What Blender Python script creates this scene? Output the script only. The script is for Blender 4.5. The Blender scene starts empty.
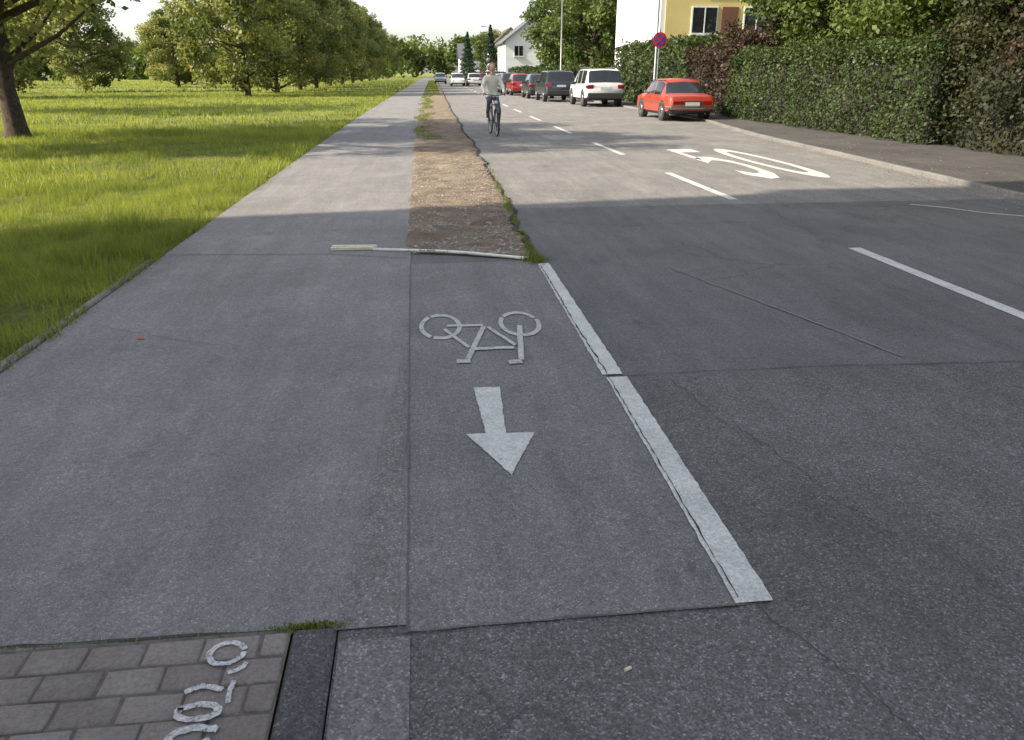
import bpy, math, random
import numpy as np
from mathutils import Vector, Matrix, noise as mnoise
random.seed(4); R=np.random.default_rng(7)
S=bpy.context.scene
S.view_settings.view_transform='Standard'; S.view_settings.look='None'; S.view_settings.exposure=0
# ------------------------------------------------------------------ light
SUN_EL=math.radians(34); sd=Vector((1,0.15,0)).normalized()
w=bpy.data.worlds.new("World"); S.world=w; w.use_nodes=True
nt=w.node_tree; bg=nt.nodes['Background']; sky=nt.nodes.new('ShaderNodeTexSky')
sky.sky_type='NISHITA'; sky.sun_disc=False; sky.sun_elevation=SUN_EL
sky.sun_rotation=math.atan2(-sd.x,-sd.y)%(2*math.pi)
sky.air_density=1.0; sky.dust_density=2.0; sky.ozone_density=1.0
hs=nt.nodes.new('ShaderNodeHueSaturation'); hs.inputs['Saturation'].default_value=.50
nt.links.new(sky.outputs[0],hs.inputs['Color']); nt.links.new(hs.outputs[0],bg.inputs[0]); bg.inputs[1].default_value=0.32
ld=bpy.data.lights.new('sun','SUN'); ld.energy=9.5; ld.angle=math.radians(0.5); ld.color=(1,0.89,0.72)
lo=bpy.data.objects.new('sun',ld); S.collection.objects.link(lo); lo.location=(-30,-10,30)
d=Vector((sd.x*math.cos(SUN_EL),sd.y*math.cos(SUN_EL),-math.sin(SUN_EL)))
lo.rotation_euler=d.to_track_quat('-Z','Y').to_euler()
# ------------------------------------------------------------------ camera
cd=bpy.data.cameras.new('camera'); cam=bpy.data.objects.new('camera',cd); S.collection.objects.link(cam)
cam.location=(0,0,1.6); cam.rotation_euler=(math.radians(90-21.41),0,math.radians(-6.7))
cd.sensor_width=36; cd.lens=26.7; cd.clip_end=6000; cd.clip_start=0.05; S.camera=cam

# ------------------------------------------------------------------ materials
def newmat(name):
    m=bpy.data.materials.new(name); m.use_nodes=True
    n=m.node_tree.nodes; l=m.node_tree.links
    return m,n,l,n['Principled BSDF']
def c4(c): return (c[0],c[1],c[2],1)
def noise(n,l,co,scale,detail=4,rough=.6):
    t=n.new('ShaderNodeTexNoise'); t.inputs['Scale'].default_value=scale
    t.inputs['Detail'].default_value=detail; t.inputs['Roughness'].default_value=rough
    l.new(co,t.inputs['Vector']); return t.outputs['Fac']
def ramp(n,l,fac,stops):
    r=n.new('ShaderNodeValToRGB'); l.new(fac,r.inputs[0])
    e=r.color_ramp.elements
    while len(e)<len(stops): e.new(0.5)
    for i,(p,c) in enumerate(stops):
        e[i].position=p; e[i].color=c4(c) if hasattr(c,'__len__') else (c,c,c,1)
    return r.outputs[0]
def mix(n,l,a,b,fac,mode='MIX'):
    x=n.new('ShaderNodeMix'); x.data_type='RGBA'; x.blend_type=mode
    for s,v in ((x.inputs[0],fac),(x.inputs[6],a),(x.inputs[7],b)):
        if hasattr(v,'is_output'): l.new(v,s)
        elif hasattr(v,'__len__'): s.default_value=c4(v)
        else: s.default_value=v
    return x.outputs[2]
def pos(n):
    g=n.new('ShaderNodeNewGeometry'); return g.outputs['Position']
def stretched(n,l,p,sx,sy,sz=1):
    v=n.new('ShaderNodeVectorMath'); v.operation='MULTIPLY'; l.new(p,v.inputs[0]); v.inputs[1].default_value=(sx,sy,sz); return v.outputs[0]
def bump(n,l,b,h,strength,dist):
    x=n.new('ShaderNodeBump'); x.inputs['Strength'].default_value=strength; x.inputs['Distance'].default_value=dist
    l.new(h,x.inputs['Height']); l.new(x.outputs[0],b.inputs['Normal'])
def asphalt(name,ca,cb,speck=.5,grain=160,bs=.6,bd=.004,stain=(0.2,0.2,0.2),stain_amt=.25,crack=0.0,streak=.15):
    m,n,l,b=newmat(name); p=pos(n)
    big=noise(n,l,p,0.7,6,.65); base=mix(n,l,ca,cb,ramp(n,l,big,[(.35,0),(.65,1)]))
    st=noise(n,l,p,1.7,9,.78); base=mix(n,l,base,stain,mix(n,l,(0,0,0),(stain_amt,)*3,ramp(n,l,st,[(.50,0),(.75,1)])))
    bl=noise(n,l,p,5.2,7,.7); base=mix(n,l,base,stain,mix(n,l,(0,0,0),(min(1,stain_amt*1.5),)*3,ramp(n,l,bl,[(.66,0),(.78,1)])))
    dk=noise(n,l,stretched(n,l,p,1,.6),2.9,6,.6); base=mix(n,l,base,ramp(n,l,dk,[(.26,.72),(.40,1)]),1.0,'MULTIPLY')
    sk=noise(n,l,stretched(n,l,p,3.2,.35),1.6,7,.7); base=mix(n,l,base,ramp(n,l,sk,[(.3,1-streak),(.7,1+streak)]),1.0,'MULTIPLY')
    v=n.new('ShaderNodeTexVoronoi'); v.inputs['Scale'].default_value=grain; l.new(p,v.inputs['Vector'])
    sep=n.new('ShaderNodeSeparateColor'); l.new(v.outputs['Color'],sep.inputs[0])
    sp=ramp(n,l,sep.outputs[0],[(0.0,1-speck*.8),(.6,1),(.9,1+speck*.5),(1,1+speck*2.2)])
    base=mix(n,l,base,sp,1.0,'MULTIPLY')
    f2=noise(n,l,p,34,6,.8); base=mix(n,l,base,ramp(n,l,f2,[(.3,.72),(.7,1.24)]),1.0,'MULTIPLY')
    if crack>0:
        vc=n.new('ShaderNodeTexVoronoi'); vc.feature='DISTANCE_TO_EDGE'; vc.inputs['Scale'].default_value=.55
        nn=n.new('ShaderNodeTexNoise'); nn.inputs['Scale'].default_value=3.5; nn.inputs['Detail'].default_value=8; l.new(p,nn.inputs['Vector'])
        pp=n.new('ShaderNodeMix'); pp.data_type='VECTOR'; pp.inputs[0].default_value=.22
        l.new(p,pp.inputs[4]); l.new(nn.outputs['Color'],pp.inputs[5]); l.new(pp.outputs[1],vc.inputs['Vector'])
        cr=ramp(n,l,vc.outputs['Distance'],[(0,1),(.005,0)])
        msk=ramp(n,l,noise(n,l,p,.5,2),[(.5,0),(.56,1)])
        ff=mix(n,l,cr,msk,1.0,'MULTIPLY'); ff=mix(n,l,ff,(crack,)*3,1.0,'MULTIPLY')
        base=mix(n,l,base,(.04,.04,.04),ff)
    l.new(base,b.inputs['Base Color']); b.inputs['Roughness'].default_value=.85
    b.inputs['Specular IOR Level'].default_value=.35
    h=mix(n,l,v.outputs['Distance'],noise(n,l,p,90,4),.5)
    bump(n,l,b,h,bs,bd); return m
def simple(name,ca,cb=None,scale=8,rough=.7,metal=0,bs=0,spec=.5,coat=0,detail=6,bscale=None,bd=.01):
    m,n,l,b=newmat(name); p=pos(n); cb=cb or tuple(x*.8 for x in ca)
    t=noise(n,l,p,scale,detail,.65)
    l.new(mix(n,l,ca,cb,ramp(n,l,t,[(.35,0),(.65,1)])),b.inputs['Base Color'])
    b.inputs['Roughness'].default_value=rough; b.inputs['Metallic'].default_value=metal
    b.inputs['Specular IOR Level'].default_value=spec; b.inputs['Coat Weight'].default_value=coat
    b.inputs['Coat Roughness'].default_value=.06
    if bs: bump(n,l,b,noise(n,l,p,bscale or scale*4,6,.7),bs,bd)
    return m
def leafmat(name,dark,light,trans=.35,rough=.55):
    m,n,l,b=newmat(name); a=n.new('ShaderNodeAttribute'); a.attribute_name='tint'
    col=mix(n,l,dark,light,a.outputs['Fac']); l.new(col,b.inputs['Base Color']); b.inputs['Roughness'].default_value=rough
    b.inputs['Specular IOR Level'].default_value=.3
    tr=n.new('ShaderNodeBsdfTranslucent'); l.new(mix(n,l,col,(1.35,1.25,.6),1.0,'MULTIPLY'),tr.inputs[0])
    ms=n.new('ShaderNodeMixShader'); ms.inputs[0].default_value=trans
    l.new(b.outputs[0],ms.inputs[1]); l.new(tr.outputs[0],ms.inputs[2]); l.new(ms.outputs[0],n['Material Output'].inputs[0]); return m
def paint(name,white=(.64,.63,.59),worn=(.18,.176,.17),lo=.60,hi=.72):
    m,n,l,b=newmat(name); p=pos(n)
    a=noise(n,l,p,22,9,.8); v=n.new('ShaderNodeTexVoronoi'); v.inputs['Scale'].default_value=110; l.new(p,v.inputs['Vector'])
    col=mix(n,l,white,tuple(x*.72 for x in white),ramp(n,l,noise(n,l,p,5,6,.7),[(.3,0),(.7,1)]))
    sep=n.new('ShaderNodeSeparateColor'); l.new(v.outputs['Color'],sep.inputs[0])
    col=mix(n,l,col,ramp(n,l,sep.outputs[0],[(0,.72),(1,1.08)]),1.0,'MULTIPLY')
    col=mix(n,l,col,worn,ramp(n,l,a,[(lo,0),(hi,1)]))
    l.new(col,b.inputs['Base Color']); b.inputs['Roughness'].default_value=.75
    bump(n,l,b,v.outputs['Distance'],.5,.003); return m

M={}
M['path']=asphalt('path_asphalt',(.165,.158,.152),(.215,.206,.198),.35,230,.45,.003,(.34,.32,.30),.42)
M['bike']=asphalt('bike_lane_asphalt',(.150,.144,.139),(.188,.181,.174),.42,200,.6,.004,(.30,.285,.27),.38)
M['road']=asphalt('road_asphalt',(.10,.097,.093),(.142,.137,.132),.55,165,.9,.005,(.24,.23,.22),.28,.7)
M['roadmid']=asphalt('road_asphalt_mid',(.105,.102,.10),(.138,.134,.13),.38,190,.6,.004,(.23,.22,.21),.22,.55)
M['roadfar']=asphalt('road_asphalt_sunlit',(.155,.148,.138),(.21,.198,.183),.5,150,.7,.005,(.29,.27,.24),.35,.5,.2)  # road past the block's shadow: sunlight put into a lighter colour
M['strip']=asphalt('worn_asphalt',(.160,.152,.145),(.22,.21,.20),.45,150,1.0,.008,(.32,.305,.285),.5)
M['side']=asphalt('sidewalk_asphalt_shaded',(.058,.054,.050),(.085,.079,.073),.4,200,.5,.004,(.16,.14,.11),.3)  # shade over the sidewalk is painted in as a darker colour
M['paint']=paint('road_paint')
M['paintworn']=paint('road_paint_worn',(.55,.54,.51),(.18,.174,.168),.52,.66)
M['crack']=simple('crack_dark',(.035,.034,.032),(.06,.057,.05),30,.95)
M['seam']=simple('seam_dark',(.085,.083,.08),(.13,.126,.12),12,.95)
M['seaml']=simple('seam_light',(.24,.23,.22),(.15,.145,.14),12,.95)
M['kerb']=asphalt('kerb_stone',(.14,.135,.128),(.195,.188,.175),.4,180,.5,.003,(.09,.09,.07),.4)
M['kerbdark']=asphalt('kerb_stone_dark',(.07,.069,.068),(.10,.098,.095),.5,170,.6,.003,(.14,.135,.13),.3)
m,n,l,b=newmat('dirt'); p=pos(n)
base=mix(n,l,(.28,.215,.155),(.15,.118,.088),ramp(n,l,noise(n,l,p,3.1,9,.75),[(.38,0),(.62,1)]))
base=mix(n,l,base,(.36,.31,.245),mix(n,l,(0,0,0),(.8,.8,.8),ramp(n,l,noise(n,l,p,1.1,8,.7),[(.5,0),(.7,1)])))
base=mix(n,l,base,ramp(n,l,noise(n,l,p,70,6,.85),[(.3,.55),(.7,1.3)]),1.0,'MULTIPLY')
l.new(base,b.inputs['Base Color']); b.inputs['Roughness'].default_value=.95; b.inputs['Specular IOR Level'].default_value=.15
bump(n,l,b,noise(n,l,p,38,8,.8),1,.03); M['dirt']=m
M['stone']=simple('stone',(.36,.32,.27),(.15,.13,.11),11,.9)
M['bark']=simple('bark',(.10,.075,.055),(.045,.035,.026),9,.95,0,1,.2,bscale=30,bd=.03)
M['leafA']=leafmat('leaf_lime',(.055,.085,.022),(.32,.34,.13),.42)
M['leafB']=leafmat('leaf_green',(.03,.058,.015),(.15,.195,.05),.38)
M['leafC']=leafmat('leaf_hedge',(.016,.032,.010),(.085,.12,.032),.25)
M['leafR']=leafmat('leaf_copper',(.022,.015,.011),(.075,.045,.027),.25)
M['leafM']=leafmat('leaf_mixed',(.014,.019,.009),(.065,.066,.025),.3)
M['needle']=leafmat('needles',(.012,.028,.014),(.04,.07,.03),.1)
M['grass']=leafmat('grass_blade',(.07,.12,.022),(.36,.40,.09),.45,.6)
M['glass']=simple('glass_dark',(.015,.018,.02),(.02,.022,.025),2,.04,0,0,.8)
M['tyre']=simple('tyre',(.018,.018,.018),(.03,.03,.03),30,.9)
M['rim']=simple('rim_metal',(.4,.4,.42),(.3,.3,.32),10,.3,.9)
M['chrome']=simple('chrome',(.6,.6,.6),(.5,.5,.5),4,.18,1)
M['trim']=simple('black_trim',(.02,.02,.02),(.035,.035,.035),20,.6)
M['lamp_red']=simple('tail_lamp_red',(.25,.008,.008),(.18,.005,.005),20,.2,coat=.6)
M['lamp_amber']=simple('lamp_amber',(.5,.16,.02),None,20,.2)
M['lamp_clear']=simple('lamp_clear',(.7,.7,.7),None,20,.1)
M['plate']=simple('licence_plate',(.6,.6,.57),None,30,.4)
def carpaint(nm,c,co=.7): return simple(nm,c,tuple(x*.85 for x in c),3,.38,.0,0,.5,co)
M['c_red']=carpaint('car_paint_red',(.34,.04,.018),.5); M['c_white']=carpaint('car_paint_white',(.58,.58,.57))
M['c_dark']=carpaint('car_paint_dark',(.02,.025,.04)); M['c_red2']=carpaint('car_paint_crimson',(.22,.015,.018)); M['c_silver']=carpaint('car_paint_silver',(.25,.26,.27))
M['metal']=simple('galvanised',(.26,.27,.27),(.19,.20,.20),15,.5,.5)
m,n,l,b=newmat('grass_ground'); p=pos(n)
base=mix(n,l,(.12,.155,.032),(.29,.31,.08),ramp(n,l,noise(n,l,p,.35,6,.7),[(.35,0),(.65,1)]))
base=mix(n,l,base,(.36,.33,.13),mix(n,l,(0,0,0),(.6,.6,.6),ramp(n,l,noise(n,l,p,.9,6,.7),[(.5,0),(.75,1)])))
base=mix(n,l,base,ramp(n,l,noise(n,l,p,14,6,.8),[(.3,.5),(.7,1.25)]),1.0,'MULTIPLY')
l.new(base,b.inputs['Base Color']); b.inputs['Roughness'].default_value=.9; b.inputs['Specular IOR Level'].default_value=.1
bump(n,l,b,noise(n,l,p,9,8,.8),1,.12); M['ground']=m
m,n,l,b=newmat('paver_clay'); p=pos(n); a=n.new('ShaderNodeAttribute'); a.attribute_name='tint'
base=mix(n,l,(.215,.182,.16),(.295,.255,.228),a.outputs['Fac'])
base=mix(n,l,base,(.34,.32,.295),mix(n,l,(0,0,0),(.6,.6,.6),ramp(n,l,noise(n,l,p,6,8,.8),[(.5,0),(.75,1)])))
base=mix(n,l,base,ramp(n,l,noise(n,l,p,70,8,.85),[(.3,.5),(.7,1.3)]),1.0,'MULTIPLY')
l.new(base,b.inputs['Base Color']); b.inputs['Roughness'].default_value=.9; bump(n,l,b,noise(n,l,p,120,6,.8),.9,.006); M['paver']=m
# spray paint: patchy film that lets the paver show through
m=paint('spray_paint',(.66,.655,.65),(.27,.235,.21),.5,.70); M['spray']=m
nn_=m.node_tree.nodes; ll_=m.node_tree.links; pb=nn_['Principled BSDF']; pp_=pos(nn_)
al=ramp(nn_,ll_,noise(nn_,ll_,pp_,90,6,.8),[(.34,0),(.50,1)]); ll_.new(al,pb.inputs['Alpha'])
M['joint']=simple('joint_sand',(.15,.13,.108),(.085,.073,.062),25,.95)

# ------------------------------------------------------------------ mesh helpers
def obj(name,verts,faces,mats,parent=None,smooth=False,fm=None,loc=None,angle=None):
    me=bpy.data.meshes.new(name); me.from_pydata([tuple(v) for v in verts],[],[tuple(f) for f in faces]); 
    for mm in (mats if isinstance(mats,(list,tuple)) else [mats]): me.materials.append(mm)
    if fm is not None: me.polygons.foreach_set('material_index',list(fm))
    me.update()
    if smooth: me.shade_smooth()
    if angle: me.shade_smooth(); me.set_sharp_from_angle(angle=math.radians(angle))
    o=bpy.data.objects.new(name,me); S.collection.objects.link(o)
    if parent: o.parent=parent
    if loc is not None: o.location=loc
    return o
def empty(name,loc=(0,0,0),rz=0):
    o=bpy.data.objects.new(name,None); S.collection.objects.link(o); o.location=loc; o.rotation_euler=(0,0,rz); o.empty_display_size=.2; return o
def npmesh(name,V,F,mats,tint=None,mi=None,k=4):
    me=bpy.data.meshes.new(name); nv=len(V); nf=len(F)
    me.vertices.add(nv); me.vertices.foreach_set('co',V.astype(np.float32).ravel())
    me.loops.add(nf*k); me.loops.foreach_set('vertex_index',F.astype(np.int32).ravel())
    me.polygons.add(nf); me.polygons.foreach_set('loop_start',np.arange(nf,dtype=np.int32)*k)
    try: me.polygons.foreach_set('loop_total',np.full(nf,k,dtype=np.int32))
    except Exception: pass
    for mm in mats: me.materials.append(mm)
    if mi is not None: me.polygons.foreach_set('material_index',mi.astype(np.int32))
    if tint is not None:
        at=me.attributes.new('tint','FLOAT','POINT'); at.data.foreach_set('value',tint.astype(np.float32))
    me.update(); me.validate(); return me
def link(name,me,parent=None,loc=(0,0,0),rz=0,sc=(1,1,1)):
    o=bpy.data.objects.new(name,me); S.collection.objects.link(o); o.location=loc; o.rotation_euler=(0,0,rz); o.scale=sc
    if parent: o.parent=parent
    return o
def bx(y):
    y=np.asarray(y,dtype=float)
    return np.where(y<5,0,np.where(y<45,.02*(y-5)**2/80,.4+.02*(y-45)))
def B(y): return float(bx(y))
def sheet(name,ys,xl,xr,z,mat,nx=1,jit=0,parent=None):
    V=[];F=[]
    for i,y in enumerate(ys):
        a=xl(y)+(random.uniform(-jit,jit)); c=xr(y)+(random.uniform(-jit,jit))
        for j in range(nx+1):
            V.append((a+(c-a)*j/nx+B(y),y,z))
    for i in range(len(ys)-1):
        for j in range(nx):
            q=i*(nx+1)+j; F.append((q,q+1,q+nx+2,q+nx+1))
    return obj(name,V,F,mat,parent)
def interp(pts): 
    xs=[p[0] for p in pts]; vs=[p[1] for p in pts]
    return lambda y: float(np.interp(y,xs,vs))
def rng(a,b,s): return list(np.arange(a,b,s))+[b]
YS=rng(-12,60,2)+[70,85,100,130,160,200,250,320]
# ------------------------------------------------------------------ ground
gx=np.concatenate([np.linspace(-1500,-40,8),np.linspace(-35,35,29),np.linspace(40,1500,8)])
gy=np.concatenate([np.linspace(-600,-30,5),np.linspace(-25,120,40),np.linspace(140,3000,10)])
V=[];F=[]
for yy in gy:
    for xx in gx:
        z=-.025
        if xx<-3.5: z+= .05*math.sin(xx*.7+yy*.33)+.04*math.sin(yy*.9-xx*.21)- .05*min(1,(-3.5-xx)/6)
        V.append((xx,yy,z-.02 if z>-.0 else z))
nx_=len(gx)
for i in range(len(gy)-1):
    for j in range(nx_-1):
        q=i*nx_+j; F.append((q,q+1,q+nx_+1,q+nx_))
obj('ground',V,F,M['ground'],smooth=True)

edge=interp([(-20,.95),(6.6,1.0),(10,1.08),(14,1.2),(20,1.28),(30,1.3),(400,1.3)])
kerbx=interp([(-20,7.6),(5,7.85),(10,8.05),(14,8.4),(20,8.85),(24,9.4),(27,9.9),(52,9.7),(70,8.3),(400,8.0)])
seamx=interp([(-5,-.10),(1.9,-.10),(6.75,-.129),(7.4,-.12),(400,-.12)])
rd=empty('road')
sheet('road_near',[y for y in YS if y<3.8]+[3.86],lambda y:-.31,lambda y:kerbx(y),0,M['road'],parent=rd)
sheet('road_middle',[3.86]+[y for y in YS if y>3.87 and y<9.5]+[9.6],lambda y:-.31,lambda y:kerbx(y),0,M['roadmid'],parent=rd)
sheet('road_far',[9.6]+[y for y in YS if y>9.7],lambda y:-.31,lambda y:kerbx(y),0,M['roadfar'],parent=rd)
sheet('path',[1.93]+[y for y in YS if y>2.1],lambda y:-2.42,lambda y:seamx(y)-.0015 ,0.004,M['path'])
sheet('bike_lane',rng(1.9,6.72,.3),lambda y:seamx(y)+.0015-B(y)*0,lambda y:.985+.01*(y-1.9)*.7,0.004,M['bike'])
sheet('worn_strip',rng(1.93,4.6,.15),lambda y:-.32+.07*(y-1.93),lambda y:-.125,0.0065,M['strip'],jit=.012)
sheet('gutter_strip',rng(-3,1.88,.4),lambda y:-.305,lambda y:-.09,0.004,M['strip'],jit=.003)
def ribbon(pts,width,z,jit=0,wj=0,sub=.08,closed=False):
    P=[]
    src=list(pts)+([pts[0]] if closed else [])
    for a,b_ in zip(src[:-1],src[1:]):
        L=math.dist(a[:2],b_[:2]); k=max(1,int(L/sub)) if sub else 1
        for i in range(k): t=i/k; P.append((a[0]+(b_[0]-a[0])*t,a[1]+(b_[1]-a[1])*t))
    if not closed: P.append(src[-1][:2])
    n_=len(P); V=[];F=[]
    Pj=[(p[0]+random.uniform(-jit,jit),p[1]+random.uniform(-jit,jit)) for p in P]
    for i in range(n_):
        a=P[i-1] if (i>0 or closed) else P[i]; c=P[(i+1)%n_] if (i<n_-1 or closed) else P[i]
        d1=Vector((P[i][0]-a[0],P[i][1]-a[1])); d2=Vector((c[0]-P[i][0],c[1]-P[i][1]))
        if d1.length<1e-9: d1=d2.copy()
        if d2.length<1e-9: d2=d1.copy()
        d1.normalize(); d2.normalize(); t=(d1+d2); 
        if t.length<1e-6: t=d1.copy()
        t.normalize(); nn=Vector((-t.y,t.x)); m_=1/max(.5,nn.dot(Vector((-d1.y,d1.x))))
        w1=width/2*m_*(1+random.uniform(-wj,wj)); w2=width/2*m_*(1+random.uniform(-wj,wj))
        x,y=Pj[i]
        V.append([x+nn.x*w1,y+nn.y*w1,z]); V.append([x-nn.x*w2,y-nn.y*w2,z])
    for i in range(n_ if closed else n_-1):
        j=(i+1)%n_; F.append((2*i,2*i+1,2*j+1,2*j))
    return V,F
def ribo(name,pts,width,z,mat,parent=None,bend=False,**k):
    V,F=ribbon(pts,width,z,**k)
    if bend: V=[(v[0]+B(v[1]),v[1],v[2]) for v in V]
    return obj(name,V,F,mat,parent)
cr=empty('pavement_joint')
ribo('joint_long',[(-.10,1.9),(-.126,6.7)],.005,.0095,M['seam'],cr,jit=.002,wj=.7)
ribo('joint_front',[(-.12,1.895),(.4,1.9),(.96,1.9)],.006,.0095,M['seam'],cr,jit=.006,wj=.7)
ribo('joint_path_front',[(-2.4,2.0),(-.33,1.94)],.008,.0095,M['crack'],cr,jit=.003,wj=.6)
ribo('joint_road',[(1.0,3.88),(2.2,3.9),(3.5,3.83),(5,3.86),(7.8,3.84)],.006,.006,M['crack'],cr,jit=.008,wj=.7)
ribo('joint_path_cross',[(-2.4,7.35),(-.9,7.2),(-.15,6.95)],.01,.0095,M['seam'],cr,jit=.006,wj=.5)
def crack(name,x0,y0,x1,y1,wd,amp,seed,mat,z=.0075,n_=40):
    rr=random.Random(seed); pts=[]; off=0
    for i in range(n_+1):
        t=i/n_; off=off*.85+rr.uniform(-amp,amp); pts.append((x0+(x1-x0)*t+off,y0+(y1-y0)*t+off*.6*rr.uniform(-1,1)))
    ribo(name,pts,wd,z,mat,cr,wj=.8,sub=0,jit=.002)
crack('crack_line',1.02,1.9,1.35,.9,.0035,.015,3,M['crack'])
crack('crack_a',2.0,2.9,3.6,2.4,.003,.02,5,M['crack'])
crack('crack_b',1.35,3.8,1.7,2.2,.003,.02,8,M['crack'])
crack('crack_c',4.4,9.5,4.0,7.0,.004,.03,11,M['crack'])
crack('scuff',2.15,6.3,2.85,4.0,.014,.004,12,M['seaml'])
crack('crack_path',-2.3,5.2,-1.2,4.6,.003,.02,15,M['seam'],.010)
ribo('old_mark',[(6.3,9.3),(6.6,8.98),(6.8,8.6),(7.15,8.3),(7.5,8.2)],.06,.005,M['paintworn'],cr,jit=.006,wj=.3)
# ---- white markings
mk=empty('lane_line')
def jpoly_strip(name,L,Rr,z,mat,parent,jit=.004,n_=60,bend=False):
    V=[];F=[]
    for i in range(n_+1):
        t=i/n_
        for A in (L,Rr):
            x=A[0][0]+(A[1][0]-A[0][0])*t; y=A[0][1]+(A[1][1]-A[0][1])*t
            x+=random.uniform(-jit,jit)+(B(y) if bend else 0); V.append((x,y,z))
    for i in range(n_): F.append((2*i,2*i+1,2*i+3,2*i+2))
    return obj(name,V,F,mat,parent)
jpoly_strip('stripe_near',[(.950,1.905),(.985,3.86)],[(1.078,1.905),(1.103,3.86)],.009,M['paint'],mk,.003)
jpoly_strip('stripe_far',[(.972,3.90),(1.005,6.6)],[(1.092,3.90),(1.108,6.6)],.009,M['paint'],mk,.004)
ribo('edge_gap',[(.967,1.93),(.987,3.0),(1.0,3.86)],.005,.0125,M['crack'],mk,jit=.003,wj=.9,sub=.04)
ribo('edge_gap_far',[(1.0,3.9),(1.0,4.8),(1.02,6.5)],.008,.0125,M['crack'],mk,jit=.005,wj=.9,sub=.04)
cl=empty('centre_line')
for i in range(-1,22):
    y0=3.95+6*i
    jpoly_strip('dash',[(4.11,y0),(4.11,y0+2.95)],[(4.235,y0),(4.235,y0+2.95)],.005,M['paint'],cl,.003,24,True)
def poly(name,pts,z,mat,parent): 
    P=[]
    for a,b_ in zip(pts,pts[1:]+pts[:1]):
        L=math.dist(a,b_);k=max(1,int(L/.03))
        for i in range(k):
            t=i/k; j=.0035 if i else 0
            P.append((a[0]+(b_[0]-a[0])*t+random.uniform(-j,j),a[1]+(b_[1]-a[1])*t+random.uniform(-j,j),z))
    return obj(name,P,[tuple(range(len(P)))],mat,parent)
ar=empty('arrow_marking')
poly('arrow',[(.236,3.80),(.255,3.23),(.161,3.235),(.331,2.82),(.485,3.215),(.350,3.222),(.378,3.79)],.009,M['paint'],ar)
bm=empty('bicycle_marking'); ky=1.95
def bs(i,pts,wd,closed=False):
    P=[(x-.36,(y-4.5)/ky) for x,y in pts]
    V,F=ribbon(P,wd,.0085+.0003*i,jit=.0015,wj=.07,sub=.025,closed=closed)
    V=[(v[0]+.36,v[1]*ky+4.5,v[2]) for v in V]; obj('stroke',V,F,M['paintworn'],bm)
for i,cx in enumerate((.09,.627)):
    for q in range(3):
        a0=q*2*math.pi/3+.35*i+.1; bs(i*3+q,[(cx+.128*math.cos(a),4.89+.128*ky*math.sin(a)) for a in np.linspace(a0,a0+2*math.pi/3-.12,12)],.03)
bs(6,[(.13,4.89),(.375,4.88)],.022); bs(7,[(.38,4.86),(.235,4.24)],.032); bs(8,[(.11,4.82),(.255,4.44)],.024)
bs(9,[(.405,4.83),(.545,4.45)],.024); bs(10,[(.285,4.41),(.53,4.41)],.024); bs(11,[(.620,4.84),(.548,4.19)],.034)
bs(12,[(.165,4.20),(.245,4.20)],.032); bs(13,[(.47,4.15),(.55,4.16)],.032)
t5=empty('speed_marking')
def dig(pts,x0,closed=False,z=.005,nm='digit'):
    V,F=ribbon(pts,.17,z,jit=.002,sub=.06,closed=closed)
    V=[(x0+v[0]*.80,12.0+v[1]*4.1,v[2]) for v in V]; V=[(v[0]+B(v[1]),v[1],v[2]) for v in V]; obj(nm,V,F,M['paint'],t5)
dig([(.76,1.13),(.12,1.13),(.09,.66),(.3,.74),(.5,.72),(.68,.58),(.73,.40),(.66,.2),(.5,.09),(.3,.07),(.07,.2)],5.36,nm='digit_five')
dig([(.40+.33*math.cos(a),.6+.53*math.sin(a)) for a in np.linspace(0,2*math.pi,30)[:-1]],6.24,True,nm='digit_zero')
# ------------------------------------------------------------------ dirt strip + broken edge
V=[];F=[]; ys=list(np.concatenate([np.arange(6.75,16,.06),np.arange(16,60,.3),np.arange(60,250,5)])); nxd=22
ej={}
rr=random.Random(2); off=0
for y in ys:
    off=off*.85+rr.uniform(-.03,.03); ej[y]=off
    xl=-.16+.05*mnoise.noise(Vector((0,y*1.3,3)))+.03*mnoise.noise(Vector((0,y*5,3)));  xr=edge(y)+off
    for j in range(nxd+1):
        t=j/nxd; yy=y+.45*(1-t)*max(0,min(1,(9-y)))
        X_=xl+(xr-xl)*t
        h=.011+ max(0,.03*(mnoise.noise(Vector((X_*2.2,yy*2.2,0)))+.5*mnoise.noise(Vector((X_*7,yy*7,4)))+.35))
        if j in (0,nxd) or y<6.8: h=.0065
        V.append((X_+B(y),yy,h))
for i in range(len(ys)-1):
    for j in range(nxd):
        q=i*(nxd+1)+j; F.append((q,q+1,q+nxd+2,q+nxd+1))
obj('dirt_strip',V,F,M['dirt'],smooth=True)
V=[];F=[]
for i,y in enumerate(ys):
    x=edge(y)+ej[y]+B(y); a=rr.uniform(.01,.04)+(0.02 if y>16 else 0); c=rr.uniform(.005,.03)
    V+=[(x-a,y,.034),(x+c,y,.013)]
for i in range(len(ys)-1): F.append((2*i,2*i+1,2*i+3,2*i+2))
obj('broken_edge_shadow',V,F,M['crack'])  # dark ribbon for crack and weeds, with the edge's shadow line painted in
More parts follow.
